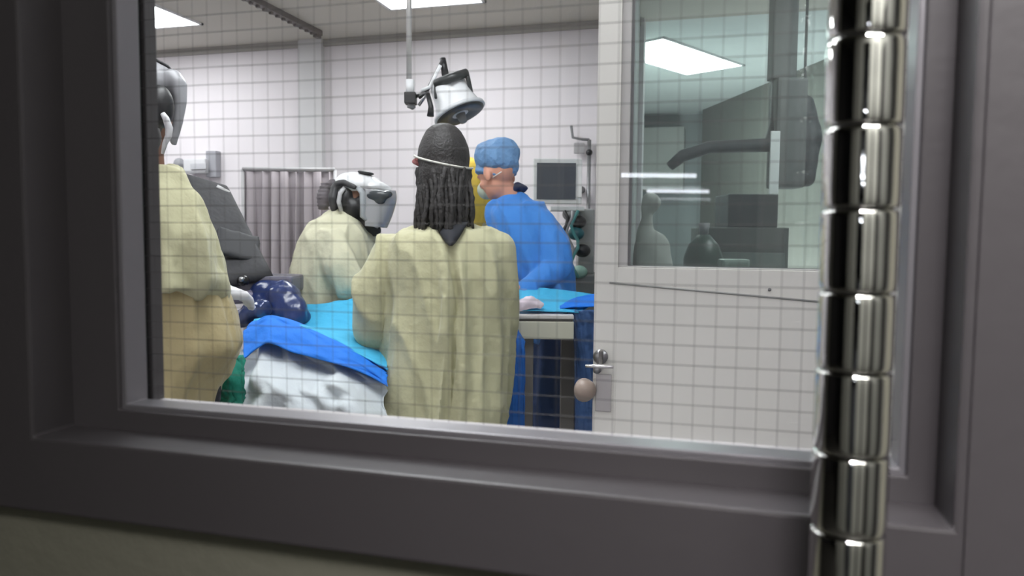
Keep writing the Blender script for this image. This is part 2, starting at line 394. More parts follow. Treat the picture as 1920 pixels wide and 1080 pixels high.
# lock set
lk = empty('door_handle', onY(1130, 690, YD-.0)); lk.parent = door; lk.location = onY(1130, 690, YD)-door.location
def bO(a, b): return MB().box(Vector(a), Vector(b))
pA, pB = onY(1118, 700, YD), onY(1146, 772, YD)
bO((pA.x, YD-.006, pB.z), (pB.x, YD, pA.z)).build('plate', mat('handle_plate', (186, 182, 182), .35, .6), lk, sm=False, bevel=.002)
q = onY(1125, 688, YD)
MB().tube([q+Vector((0, 0, 0)), q+Vector((0, -.045, 0))], .009, 14).build('spindle', STEEL, lk)
MB().tube([onY(1150, 688, YD-.045), onY(1125, 687, YD-.045), onY(1098, 686, YD-.045)], [.006, .007, .005], 12, flat=(.7, 1)).build('lever', mat('bright_lever', (225, 222, 222), .25, .8), lk)
q = onY(1127, 668, YD)
MB().tube([q, q+Vector((0, -.012, 0))], .017, 18).build('thumb_turn_rose', STEEL, lk)
MB().obox(q+Vector((.003, -.02, 0)), (.004, .012, .017), (Vector((1, 0, 0)), Vector((0, 1, 0)), LZ)).build('thumb_turn', mat('thumb_metal', (120, 118, 116), .4, .8), lk, sm=False, bevel=.002)
q = onY(1104, 728, YD+.0)
mb = MB(); mb.tube([q+Vector((.02, -.012, .0)), q+Vector((.004, -.016, 0)), q+Vector((-.012, -.014, -.003)), q+Vector((-.030, -.010, -.004))], [.012, .026, .031, .02], 18)
mb.build('knob', mat('brown_knob', (150, 134, 124), .4), lk, sub=1)

# ------------------------------------------------------------------ chrome segmented pull handle (hall side)
seams = [-420, -238, -78, 75, 240, 393, 547, 692, 845, 990, 1132, 1270, 1408, 1545]
def tx(y): return 1626-(y)*.0355
dep = .342
c0 = at(tx(540), 540, dep)
hx, hy = c0.x, c0.y
hz = [onY(tx(s_), s_, hy).z for s_ in seams]
HR = .0164
hd = empty('pull_handle', (hx, hy, hz[-1]), 'polished chrome vertical tube of stacked ring segments in front of the dark window frame', 'handle')
for k in range(len(hz)-1):
    z1, z0 = hz[k], hz[k+1]; n = 48; rings = []; H = z1-z0; g = .00035
    prof = [(0, .86), (.006, .955), (.02, .985), (.10, 1.0), (.3, 1.006), (.5, .998), (.7, 1.004), (.9, 1.0), (.98, .985), (.994, .955), (1, .86)]
    tx_ = (random.random()-.5)*.012; ty_ = (random.random()-.5)*.012
    for (t, q) in prof:
        zc = z0+g+(H-2*g)*t
        rings.append([Vector((hx+HR*q*math.cos(2*math.pi*j/n)+(t-.5)*H*tx_, hy+HR*q*math.sin(2*math.pi*j/n)+(t-.5)*H*ty_, zc)) for j in range(n)])
    MB().loft(rings).build('segment', CHROME, hd, sub=1)
MB().tube([(hx, hy, hz[-1]), (hx, hy, hz[0])], HR*.84, 24).build('core', mat('core_black', (20, 20, 20), .5), hd)
for z_ in (hz[0]+.0, hz[-1]-.0):
    MB().tube([(hx, hy, z_), (hx, hy+.03, z_), (WR-.02, YA+.002 if z_ < 1 else YA+.002, z_)], .008, 12).build('bracket', STEEL, hd)

# ------------------------------------------------------------------ furniture and equipment
def quadgrid(rows, nu, nv, f=None):
    """smooth sheet through rows of control points (Catmull-Rom both ways)"""
    def cr(p, t):
        n = len(p)-1; x = min(max(t, 0), .99999)*n; i = int(x); u = x-i
        a, b, c, d = p[max(i-1, 0)], p[i], p[i+1], p[min(i+2, n)]
        return .5*((2*b)+(c-a)*u+(2*a-5*b+4*c-d)*u*u+(3*b-a-3*c+d)*u*u*u)
    vs = []
    for j in range(nv+1):
        row = [cr(r, j/nv) for r in zip(*[[Vector(p) for p in rw] for rw in rows])] if False else None
        cols = [cr([Vector(rw[i]) for rw in rows], j/nv) for i in range(len(rows[0]))]
        for i in range(nu+1):
            p = cr(cols, i/nu)
            if f: p = p+f(i/nu, j/nv, p)
            vs.append(p)
    fs = [(j*(nu+1)+i, j*(nu+1)+i+1, (j+1)*(nu+1)+i+1, (j+1)*(nu+1)+i) for j in range(nv) for i in range(nu)]
    return MB().add(vs, fs)
def nz(x, y, z=0): return noise.noise(Vector((x, y, z)))
def ATS(l): return [at(*p) for p in l]

# examination lamp hanging from the ceiling
dL = 3.2
top = at(769, 150, dL); top.z = CZ
lampo = empty('examination_lamp', Vector((top.x, top.y, CZ)), 'white bell shaped examination lamp hanging on a jointed ceiling arm above the braided person', 'lamp')
j0 = at(770, 185, dL); rod_b = Vector((top.x, top.y, j0.z+.02))
MB().tube([Vector((top.x, top.y, CZ)), Vector((top.x, top.y, CZ-.04))], .06, 20).build('ceiling_mount', WHITEP, lampo)
MB().tube([Vector((top.x-.005, top.y, CZ)), rod_b+Vector((-.005, 0, 0))], .0115, 12).build('rod', mat('rod_grey', (186, 184, 182), .35, .4), lampo)
MB().tube([rod_b+Vector((0, 0, .06)), rod_b], .018, 12).build('rod_collar', WHITEP, lampo)
MB().obox(j0, (.024, .03, .024)).build('joint_block', mat('joint_black', (44, 42, 44), .5), lampo, sm=False, bevel=.004)
MB().tube([j0-LZ*.024, at(776, 203, dL)], [.02, .010], 12).build('joint_cap', GREYP, lampo)
mb = MB(); mb.tube(ATS([(786, 183, dL), (800, 172, dL-.02), (830, 112, dL-.04)]), .008, 8)
mb.build('upper_arm', mat('arm_dark', (74, 72, 74), .4), lampo)
MB().tube(ATS([(790, 170, dL-.03), (806, 163, dL-.04), (826, 122, dL-.06)]), .008, 8).build('arm_cover', WHITEP, lampo)
MB().tube(ATS([(778, 183, dL), (792, 174, dL-.02), (803, 172, dL-.03), (785, 198, dL-.02)]), .007, 8).build('lower_link', STEEL, lampo)
MB().tube(ATS([(830, 110, dL-.03), (835, 140, dL-.04)]), [.013, .016], 10).build('arm_post', DARKP, lampo)
# yoke
yk = MB(); yk.tube(ATS([(818, 157, dL-.05), (845, 146, dL-.10), (874, 137, dL-.05)]), .019, 12)
yk.tube(ATS([(874, 136, dL-.05), (878, 150, dL-.05), (887, 186, dL-.02)]), [.012, .010, .007], 10)
yk.tube(ATS([(819, 157, dL-.05), (817, 172, dL-.05), (817, 184, dL-.06)]), [.012, .008, .006], 10)
yk.build('yoke', mat('yoke_black', (56, 58, 58), .4), lampo)
MB().tube(ATS([(802, 176, dL-.08), (808, 200, dL-.08), (807, 218, dL-.08)]), [.010, .011, .015], 10).build('side_arm', DARKP, lampo)
# bell: axis from the back to the mouth
pa, pb = at(838, 156, dL), at(864, 216, dL-.015)
axl = (pb-pa); Hh = axl.length; axl.normalize()
ux = (Rv-axl*Rv.dot(axl)).normalized(); uy = axl.cross(ux)
def revolve(c, ax, u, v, prof, n=40):
    return [[c+ax*t+u*(r*math.cos(2*math.pi*j/n))+v*(r*math.sin(2*math.pi*j/n)) for j in range(n)] for (t, r) in prof]
mb = MB(); mb.loft(revolve(pa, axl, ux, uy, [(-.01, .02), (-.008, .062), (.004, .076), (.05, .081), (.09, .088), (.12, .098), (.135, .106)]))
lh = mb.build('lamp_head', WHITEP, lampo)
t_ = .137
mb = MB(); mb.loft(revolve(pa, axl, ux, uy, [(t_-.006, .104), (t_-.004, .113), (t_+.008, .115), (t_+.011, .108), (t_+.011, .09)]))
mb.build('head_rim', mat('rim_white', (206, 208, 212), .3), lh)
mb = MB(); mb.loft(revolve(pa, axl, ux, uy, [(t_+.006, .012), (t_+.014, .05), (t_+.019, .090), (t_+.014, .106), (t_+.006, .106)]))
mb.build('lens', LENS, lh)
MB().tube([pa+axl*(t_+.012), pa+axl*(t_+.05)], [.022, .014], 16).build('focus_handle', GREYP, lh)

# curtain screen behind
dC = 4.35
pC0, pC1 = at(455, 317, dC), at(628, 322, dC)
zt = pC0.z
scr = empty('privacy_screen', Vector(((pC0.x+pC1.x)/2, (pC0.y+pC1.y)/2, 0)), 'mauve grey pleated curtain screen standing before the white back wall', 'curtain')
dr = (pC1-pC0); dr.z = 0; Ls = dr.length; dr.normalize(); nr = Vector((-dr.y, dr.x, 0))
MB().tube([pC0, pC0+dr*Ls], .012, 10).build('rail', mat('rail_pale', (178, 176, 178), .5), scr)
for P_ in (pC0, pC0+dr*Ls):
    MB().tube([P_, Vector((P_.x, P_.y, .04))], .011, 10).build('post', mat('rail_pale', (178, 176, 178), .5), scr)
    MB().tube([Vector((P_.x, P_.y, .03))-nr*.25, Vector((P_.x, P_.y, .03))+nr*.25], .016, 10).build('foot', GREYP, scr)
vs = []; NU, NV = 150, 14
for j in range(NV+1):
    for i in range(NU+1):
        u = i/NU; v = j/NV
        fold = .035*math.sin(u*52+2.2*nz(u*5, v*.9))+.02*nz(u*23, v*1.2, 4)
        vs.append(pC0+dr*(Ls*u+.01*math.sin(u*70))+nr*(fold*(.35+.65*min(v*3, 1)))-LZ*((zt-.25)*v+.012))
fs = [(j*(NU+1)+i, j*(NU+1)+i+1, (j+1)*(NU+1)+i+1, (j+1)*(NU+1)+i) for j in range(NV) for i in range(NU)]
MB().add(vs, fs).build('curtain', CURT, scr, solid=.003)

# monitor on a wall arm
dM = 4.35
c0, c1 = at(1000, 298, dM), at(1090, 383, dM)
mon = empty('monitor', Vector(((c0.x+c1.x)/2, YBK, (c0.z+c1.z)/2)), 'white framed monitor with dark screen on the wall behind the blue gowned person', 'monitor')
cm = (c0+c1)/2; hw = (c1-c0).dot(LX)/2; hh = (c0.z-c1.z)/2
tilt = Matrix.Rotation(math.radians(-8), 3, LY)
ax = (LX, LY, LZ)
mh = MB().obox(cm, (hw, .03, hh), ax).build('housing', mat('monitor_white', (206, 208, 208), .4), mon, sm=False, bevel=.006)
MB().obox(cm-LY*.031+LX*-.008, (hw*.80, .004, hh*.80), ax).build('screen', SCREEN, mh, sm=False, bevel=.001)
MB().obox(cm-LY*.036+LX*hw*.90, (.012, .006, hh*.7), ax).build('control_strip', mat('control_white', (228, 228, 228), .4), mh, sm=False, bevel=.002)
MB().tube([cm+LY*.03, Vector((cm.x, YBK, cm.z))], .025, 12).build('wall_arm', GREYP, mon)
# infusion pole clamped to the wall
q_ = onY(1105, 262, YBK-.05)
ivs = empty('infusion_pole', Vector((q_.x, YBK, .3)), 'thin metal wall pole with hooked side arm close to the inner door edge', 'pole')
dI = (q_-CAM).dot(Fv)
MB().tube([Vector((q_.x, q_.y, .3)), q_], .013, 10).build('pole', mat('pole_grey', (150, 150, 152), .35, .6), ivs)
MB().tube(ATS([(1105, 262, dI), (1090, 261, dI), (1074, 258, dI), (1071, 236, dI)]), .009, 8).build('hook_arm', GREYP, ivs)
MB().ell(at(1105, 286, dI), .022).build('clamp', DARKP, ivs)
MB().obox(at(1086, 278, dI+.02), (.035, .012, .035)).build('bracket_plate', mat('bracket_pale', (172, 170, 172), .5), ivs, sm=False, bevel=.004)
for z_ in (.4, 1.5): MB().tube([Vector((q_.x, q_.y, z_)), Vector((q_.x, YBK, z_))], .012, 8).build('standoff', STEEL, ivs)
# anaesthesia trolley behind
dT = 4.2
tc = at(1082, 470, dT); tc.z = 0
tro = empty('equipment_trolley', tc, 'dark grey equipment trolley with coils and teal parts between blue gowned person and inner door', 'trolley')
Z1 = at(1082, 392, dT).z
cen = Vector((tc.x, tc.y, 0))
MB().obox(cen+LZ*.62+LX*.02, (.12, .16, .5)).build('cabinet', mat('trolley_grey', (92, 94, 92), .5), tro, sm=False, bevel=.01)
MB().obox(cen+LZ*(1.12+(Z1-1.12)/2)+LX*.045, (.045, .05, (Z1-1.12)/2)).build('column', mat('trolley_pale', (140, 142, 140), .45), tro, sm=False, bevel=.01)
MB().obox(at(1062, 392, dT-.1), (.09, .08, .012)).build('shelf', mat('shelf_pale', (196, 198, 196), .4), tro, sm=False, bevel=.004)
for k, (u, v_, c) in enumerate([(1070, 402, GREYP), (1084, 416, DARKP), (1080, 438, mat('teal_unit', (30, 84, 92), .4)), (1092, 470, DARKP), (1086, 510, mat('pale_green', (126, 158, 146), .5))]):
    MB().ell(at(u, v_, dT-.14), (.045, .04, .036)).build('canister', c, tro)
for k in range(3):
    pts = [at(1058+10*k+7*math.sin(t*1.3+k), 395+t*14, dT-.2) for t in range(10)]
    MB().tube(pts, .009, 8).build('hose', [DARKP, GREYP, mat('teal_hose', (60, 120, 118), .5)][k], tro)
for sx in (-1, 1):
    for sy in (-1, 1):
        MB().tube([cen+LX*(.02+sx*.09)+LY*(sy*.13-.015)+LZ*.05, cen+LX*(.02+sx*.09)+LY*(sy*.13+.015)+LZ*.05], .05, 16).build('caster', DARKP, tro)
# wall devices at the left
q = onY(372, 308, YBK)
wd = empty('wall_dispenser', Vector((q.x, YBK, q.z)), 'small pale boxy device on the back wall above the dark grey backrest', 'dispenser')
bxc = onY(372, 312, YBK-.05)
MB().obox(bxc, (.10, .05, .055), (Vector((1, 0, 0)), Vector((0, 1, 0)), LZ)).build('body', mat('device_pale', (206, 206, 208), .4), wd, sm=False, bevel=.012)
MB().obox(onY(372, 312, YBK-.105), (.07, .006, .022), (Vector((1, 0, 0)), Vector((0, 1, 0)), LZ)).build('panel', mat('device_panel', (188, 188, 192), .4), wd, sm=False, bevel=.003)
q = onY(400, 308, YBK-.03)
wb = MB().obox(q, (.045, .03, .10), (Vector((1, 0, 0)), Vector((0, 1, 0)), LZ)).build('sharps_bracket', mat('bracket_grey', (160, 160, 166), .5), sm=False, bevel=.006)
tag(wb, 'narrow grey upright bracket on the back wall right of the pale device', 'wall bracket')
q = onY(336, 307, YBK-.02)
wk = MB().ell(q, (.045, .03, .045)).build('wall_knob', mat('knob_grey', (150, 150, 154), .5)); wk.name = 'wall_lamp'; tag(wk, 'small round grey wall lamp on the back wall beside the left gowned shoulder', 'wall lamp')

# stretcher with raised backrest
base = at(560, 760, 2.75); base.z = 0
stt = empty('treatment_table', base, 'treatment table with raised charcoal backrest under blue drapes and white sheet', 'table')
A_, B_, C_, D_ = ATS([(338, 326, 2.95), (424, 352, 3.05), (510, 520, 2.75), (398, 545, 2.65)])
nrm = (B_-A_).cross(D_-A_).normalized()
rows = []
def pan(u, v):
    p = (A_*(1-u)+B_*u)*(1-v)+(D_*(1-u)+C_*u)*v
    return p
NU, NV = 22, 26; vs = []
for side in (1, -1):
    for j in range(NV+1):
        for i in range(NU+1):
            u, v = i/NU, j/NV; cr_ = max(0, 1-min(u, 1-u, v*1.4, (1-v)*1.4)/.12)
            uu = u; 
            if v < .1: uu = .5+(u-.5)*(1-.10*(1-v/.1)**2)
            vs.append(pan(uu, v)+nrm*side*(.032-.022*cr_*cr_))
N1 = (NU+1)*(NV+1); fs = []
for s_ in (0, 1):
    for j in range(NV):
        for i in range(NU):
            a = s_*N1+j*(NU+1)+i; fs.append((a, a+1, a+NU+2, a+NU+1))
for i in range(NU):
    fs.append((i, i+1, N1+i+1, N1+i)); k = NV*(NU+1); fs.append((k+i, k+i+1, N1+k+i+1, N1+k+i))
for j in range(NV):
    a = j*(NU+1); fs.append((a, a+NU+1, N1+a+NU+1, N1+a)); a += NU; fs.append((a, a+NU+1, N1+a+NU+1, N1+a))
MB().add(vs, fs).build('backrest', UPHOL, stt)
hp = at(416, 356, 2.98)
s1 = (B_-A_).normalized(); s2 = (D_-A_).normalized()
MB().tube([hp-s1*.02-s2*.006, hp+s1*.024+s2*.012], .012, 10).build('grip_slot', mat('slot_pale', (200, 200, 200), .4), stt)
q = at(455, 478, 2.80)
mb = MB(); pc0 = A_.lerp(D_, .72).lerp(B_.lerp(C_, .72), .58)
if nrm.dot(CAM-pc0) < 0: nrm = -nrm
mb.obox(pc0+nrm*.036, (.08, .07, .012), (s1, (s2-s1*s2.dot(s1)).normalized(), nrm)); mb.build('shade_pad', mat('shade_pad_dark', (38, 39, 43), .6), stt, remesh=.009, smooth=8)  # dark pad put in for the shadow zone low on the backrest
MB().obox(at(492, 530, 2.83), (.14, .10, .03)).build('hinge_cover', mat('hinge_grey', (112, 110, 124), .35), stt, sm=False, bevel=.01)
tk = MB().ell(at(456, 526, 2.68), (.022, .022, .02)).build('tilt_knob', mat('knob_black', (30, 28, 30), .25), stt)
MB().ell(at(453, 524, 2.655), (.009, .009, .009)).build('knob_cap', STEEL, tk)
MB().obox(at(505, 520, 2.78), (.05, .015, .008)).build('silver_bar', STEEL, stt, sm=False, bevel=.003)
zt_ = at(560, 660, 2.5).z-.05
def slab(c, h, ax_): return MB().obox(c, h, ax_)
cen = at(580, 640, 2.57); cen.z = zt_-.07
slab(cen, (.20, .19, .045), None).build('mattress', UPHOL, stt, sm=False, bevel=.02)
cen2 = cen.copy(); cen2.z -= .07
slab(cen2, (.19, .18, .025), None).build('frame', STEEL, stt, sm=False, bevel=.006)
cen3 = cen.copy(); cen3.z = (zt_-.12)/2
slab(cen3, (.10, .10, (zt_-.12)/2), None).build('column', SLAB, stt, sm=False, bevel=.02)
cen4 = cen.copy(); cen4.z = .05
slab(cen4, (.19, .19, .05), None).build('base', GREYP, stt, sm=False, bevel=.02)

# white sheet crumpled over the near end
def crumple(a, s_=9): return lambda u, v, p: (Vector((0, -1, .3)))*(a*(nz(u*s_, v*s_*.8, 1)+.6*nz(u*s_*2.3, v*s_*2, 5)))
rows = [[(446, 660, 2.46), (496, 632, 2.46), (560, 650, 2.46), (640, 676, 2.46), (722, 712, 2.46)],
        [(446, 680, 2.41), (494, 648, 2.40), (566, 668, 2.40), (640, 690, 2.40), (726, 724, 2.41)],
        [(436, 730, 2.32), (500, 712, 2.27), (575, 722, 2.29), (650, 728, 2.28), (722, 760, 2.34)],
        [(432, 772, 2.27), (500, 766, 2.20), (580, 772, 2.22), (655, 775, 2.20), (722, 788, 2.29)],
        [(430, 860, 2.27), (500, 860, 2.20), (580, 860, 2.23), (655, 860, 2.21), (722, 860, 2.28)],
        [(430, 1000, 2.29), (500, 1000, 2.24), (580, 1000, 2.27), (655, 1000, 2.25), (722, 1000, 2.3)]]
sh = quadgrid([ATS(r) for r in rows], 90, 100, crumple(.055, 4.5)).build('bed_sheet', SHEET, solid=.004)
tag(sh, 'crumpled white sheet hanging from the near end of the treatment table', 'sheet')
# blue flap below the cyan drape
rows = [[(472, 604, 2.50), (508, 594, 2.50), (545, 600, 2.50), (600, 622, 2.48), (660, 648, 2.46), (726, 694, 2.45)],
        [(458, 624, 2.42), (505, 598, 2.42), (545, 610, 2.42), (602, 634, 2.40), (662, 662, 2.39), (726, 704, 2.38)],
        [(456, 672, 2.31), (500, 644, 2.33), (548, 660, 2.33), (600, 674, 2.33), (664, 692, 2.33), (726, 724, 2.33)]]
fl = quadgrid([ATS(r) for r in rows], 60, 24, crumple(.012, 6)).build('blue_drape_flap', BLUE, solid=.004)
tag(fl, 'deep blue folded drape edge between the white sheet and the cyan drape', 'drape')
rows = [[(540, 572, 2.83), (600, 570, 2.82), (650, 562, 2.80), (690, 556, 2.78), (722, 552, 2.76)],
        [(530, 594, 2.75), (592, 584, 2.75), (655, 577, 2.73), (695, 580, 2.71), (724, 585, 2.69)],
        [(500, 596, 2.68), (560, 612, 2.66), (645, 612, 2.63), (690, 622, 2.6), (726, 630, 2.6)],
        [(478, 600, 2.52), (560, 608, 2.49), (620, 628, 2.46), (684, 656, 2.44), (728, 680, 2.44)],
        [(470, 606, 2.50), (545, 606, 2.455), (620, 638, 2.42), (684, 670, 2.40), (728, 694, 2.40)]]
cy = quadgrid([ATS(r) for r in rows], 70, 60, crumple(.016, 5)).build('cyan_drape', CYAN, solid=.004)
tag(cy, 'bright cyan surgical drape spread over the treatment table', 'drape')
# teal towel
rows = [[(400, 680, 2.26), (425, 672, 2.28), (456, 668, 2.30)], [(404, 715, 2.24), (428, 712, 2.21), (458, 710, 2.25)],
        [(402, 745, 2.25), (428, 750, 2.22), (456, 748, 2.25)], [(400, 772, 2.26), (428, 778, 2.23), (455, 775, 2.25)]]
tw = quadgrid([ATS(r) for r in rows], 30, 30, crumple(.02, 5)).build('teal_towel', TEAL, solid=.012)
tag(tw, 'dark teal green towel hanging between the left gown and the white sheet', 'towel')
# navy bundle
mb = MB()
mb.limb(ATS([(500, 555, 2.75), (530, 562, 2.72), (555, 590, 2.68)]), [.055, .07, .055])
mb.limb(ATS([(500, 552, 2.75), (487, 575, 2.70)]), [.045, .04]); mb.ell(at(541, 578, 2.70), (.075, .07, .055)); mb.ell(at(520, 548, 2.72), (.05, .05, .03))
def fold3(a, f=18): return lambda c, n: n*(a*(nz(c.x*f, c.y*f, c.z*f)+.5*nz(c.x*f*2.2, c.y*f*2.2, c.z*f*2.2)))
bg = mb.build('navy_bag', NAVY, remesh=.007, smooth=5, disp=fold3(.02, 10)); tag(bg, 'glossy navy blue bag lying on the treatment table below the charcoal backrest', 'bag')
mb = MB(); mb.limb(ATS([(450, 600, 2.62), (472, 588, 2.62), (492, 578, 2.64)]), [.028, .045, .035])
bg = mb.build('navy_cuff', mat('navy_silver', (52, 66, 108), .16, .25, var=.25, scale=10, coat=.5), remesh=.006, smooth=4, disp=fold3(.010, 22))
tag(bg, 'small shiny navy roll with silver sheen left of the navy bag', 'roll')
MB().tube(ATS([(436, 560, 2.66), (470, 556, 2.72), (500, 548, 2.78)]), [.02, .024, .02], 12).build('side_rail_pad', mat('rail_pad_grey', (128, 124, 146), .35), stt)

# instrument table at the right
tt = at(1020, 650, 3.0); tt.z = 0
tab = empty('instrument_table', tt, 'grey instrument table with thick slab edge beside the inner door', 'table')
TL, TR = at(930, 586, 2.85), at(1076, 598, 2.85)
t0 = at(1003, 600, 2.85); zz_ = at(1000, 590, 2.85).z
xa = (TR-TL).normalized(); xa.z = 0; xa.normalize(); ya = Vector((-xa.y, xa.x, 0))
cenT = (TL+TR)/2; hwT = (TR-TL).length/2; cenT.z = 0
zb = at(1000, 636, 2.85).z; zg = at(1000, 603, 2.85).z
MB().obox(cenT+ya*.13+LZ*((zz_+zg)/2+.004), (hwT, .13, (zz_-zg)/2*.55), (xa, ya, LZ)).build('table_top', mat('top_pale', (206, 202, 200), .35), tab, sm=False, bevel=.003)
MB().obox(cenT+ya*.135+LZ*zg, (hwT-.004, .128, .012), (xa, ya, LZ)).build('groove', mat('groove_dark', (62, 60, 58), .5), tab, sm=False)
MB().obox(cenT+ya*.13+LZ*((zg+zb)/2), (hwT, .132, (zg-zb)/2), (xa, ya, LZ)).build('apron', SLAB, tab, sm=False, bevel=.003)
for sx, sy in ((-.35, .05), (.82, .22), (-.9, .22)):
    MB().obox(cenT+xa*(hwT*sx+.02)+ya*sy+LZ*(zb/2), (.028, .028, zb/2), (xa, ya, LZ)).build('leg', mat('leg_greybrown', (124, 118, 112), .5), tab, sm=False, bevel=.004)
# drapes on it
def G(rows, name, m_, lab, cat, a=.008, s_=5, nu=40, nv=30):
    o = quadgrid([ATS(r) for r in rows], nu, nv, crumple(a, s_)).build(name, m_, solid=.004); return tag(o, lab, cat)
G([[(960, 542, 3.12), (1010, 540, 3.12), (1060, 545, 3.12), (1112, 552, 3.1)], [(962, 566, 3.0), (1010, 566, 3.0), (1060, 571, 3.0), (1104, 574, 3.0)],
   [(965, 581, 2.9), (1010, 583, 2.9), (1050, 584, 2.9), (1084, 586, 2.9)]], 'cyan_table_drape', CYAN, 'cyan drape lying on top of the instrument table', 'drape')
G([[(1050, 574, 2.98), (1075, 560, 3.02), (1112, 552, 3.05), (1135, 552, 3.05)], [(1050, 578, 2.93), (1075, 576, 2.93), (1112, 575, 2.93), (1135, 578, 2.95)]],
  'blue_folded_cloth', BLUE, 'deep blue folded cloth at the door side of the instrument table', 'cloth', .006)
G([[(1062, 582, 2.92), (1090, 582, 2.90), (1130, 580, 2.9)], [(1076, 640, 2.94), (1096, 640, 2.92), (1130, 640, 2.93)], [(1078, 760, 2.95), (1098, 760, 2.93), (1130, 760, 2.95)], [(1078, 950, 2.95), (1098, 950, 2.93), (1130, 950, 2.95)]],
  'hanging_blue_drape', mat('drape_dull_blue', (62, 92, 140), .8, bump=.3), 'dull blue drape hanging down the right end of the instrument table', 'drape', .014, 6)
G([[(940, 600, 2.80), (962, 606, 2.80), (984, 640, 2.82)], [(944, 660, 2.79), (964, 660, 2.77), (984, 660, 2.8)], [(944, 790, 2.79), (964, 790, 2.77), (984, 790, 2.8)], [(944, 960, 2.79), (964, 960, 2.77), (984, 960, 2.8)]],
  'blue_drape_strip', mat('drape_royal', (30, 108, 200), .75, bump=.3), 'bright blue drape strip hanging beside the yellow gown back', 'drape', .012, 7)
mb = MB(); mb.limb(ATS([(975, 574, 2.9), (992, 566, 2.9), (1012, 572, 2.9)]), [.02, .027, .016])
o = mb.build('folded_towel', mat('pink_white_towel', (226, 212, 224), .85), remesh=.005, smooth=3, disp=fold3(.006, 30)); tag(o, 'small pale pink towel on the instrument table beside the yellow gown', 'towel')

# side room things seen through the inner door glass
SG = mat('side_grey', (88, 90, 88), .7); SD = mat('side_dark', (58, 60, 62), .7); SL = mat('side_pale', (168, 170, 166), .6)
def spt(px, py, d): return at(px, py, d)
dX = 4.2; c_ = spt(1467, 100, dX)
o = empty('ceiling_column', Vector((c_.x, c_.y, CZ)), 'dark upright column hanging from the side room ceiling behind the door glass', 'column')
zb_ = spt(1467, 150, dX).z
MB().obox(Vector((c_.x, c_.y, (CZ+zb_)/2)), (.068, .05, (CZ-zb_)/2)).build('shaft', SG, o, sm=False, bevel=.01)
MB().tube(ATS([(1467, 150, dX), (1462, 230, dX), (1440, 272, dX), (1330, 276, dX), (1280, 292, dX), (1256, 312, dX)]), [.06, .055, .040, .034, .034, .026], 12).build('boom_arm', SD, o)
MB().obox(spt(1475, 252, dX), (.085, .08, .30)).build('equipment_box', SG, o, sm=False, bevel=.02)
MB().obox(spt(1452, 305, dX-.09), (.026, .006, .17)).build('light_strip', mat('strip_light_grey', (214, 216, 214), .5), o, sm=False, bevel=.004)
mb = MB(); mb.limb(ATS([(1510, 195, 4.3), (1512, 260, 4.3), (1510, 330, 4.3)]), [.05, .085, .06])
o = mb.build('hanging_apron', SD, remesh=.014, smooth=4, disp=fold3(.015, 8)); tag(o, 'long dark protective apron hanging behind the door glass near the chrome tube', 'apron')
hk = MB().tube(ATS([(1510, 200, 4.3), (1510, 120, 4.3)])+[Vector((spt(1510, 120, 4.3).x, spt(1510, 120, 4.3).y, CZ))], .008, 8).build('ceiling_hook', SG)
tag(hk, 'thin hook rod holding the dark apron behind the door glass', 'hook')
o = empty('storage_cabinet', spt(1400, 640, 5.6)*1, 'tall grey cabinet with shelves standing in the side room behind the door glass', 'cabinet')
o.location.z = 0
cb = spt(1385, 400, 5.6)
MB().obox(Vector((cb.x, cb.y, .7)), (.30, .22, .7)).build('body', SG, o, sm=False, bevel=.01)
for k in range(3): MB().obox(Vector((cb.x, cb.y, .3+.38*k))-LY*.226, (.27, .006, .16)).build('door', mat('cabinet_door', (104, 112, 108), .5), o, sm=False, bevel=.004)
MB().obox(Vector((cb.x, cb.y, 1.52))+LX*.05, (.18, .18, .12)).build('top_box', SD, o, sm=False, bevel=.01)
o = empty('wall_cabinet', onY(1300, 300, 8.5), 'pale wall cabinet in the side room seen through the door glass', 'cabinet')
MB().obox(onY(1240, 300, 8.4), (.26, .18, .35), (Vector((1, 0, 0)), Vector((0, 1, 0)), LZ)).build('body', SL, o, sm=False, bevel=.01)

# ------------------------------------------------------------------ people
def hand(mb, wrist, d, side, s=1.0, curl=.35, grow=0):
    """palm and five fingers; d = direction the hand points, side = direction of the thumb"""
    d = Vector(d).normalized(); side = (Vector(side)-d*Vector(side).dot(d)).normalized(); dn = d.cross(side).normalized()
    if dn.z > 0: dn = -dn
    w_ = Vector(wrist)
    for k in range(4):
        o = side*((1.5-k)*.021*s)
        mb.tube([w_+d*.01+o*.6, w_+d*.088*s+o], [.017*s+grow, .0125*s+grow], 10)
        L = [.070, .080, .074, .058][k]*s; p = w_+d*(.085*s)+o; dd = d.copy(); a = curl*(.7+.2*k)
        pts = [p]; rr = [.0098*s+grow]
        for q, fr in enumerate((.45, .30, .25)):
            dd = (dd*math.cos(a)+dn*math.sin(a)).normalized(); p = p+dd*(L*fr); pts.append(p); rr.append((.0092-.0012*q)*s+grow)
            dn_ = dn
        mb.limb(pts, rr, 10)
    p = w_+d*.025*s+side*.030*s; t1 = (d*.6+side*.7+dn*.25).normalized(); t2 = (d*.9+side*.3+dn*.35).normalized()
    mb.limb([p, p+t1*.038*s, p+t1*.038*s+t2*.030*s, p+t1*.038*s+t2*.055*s], [.015*s+grow, .0125*s+grow, .011*s+grow, .009*s+grow], 10)
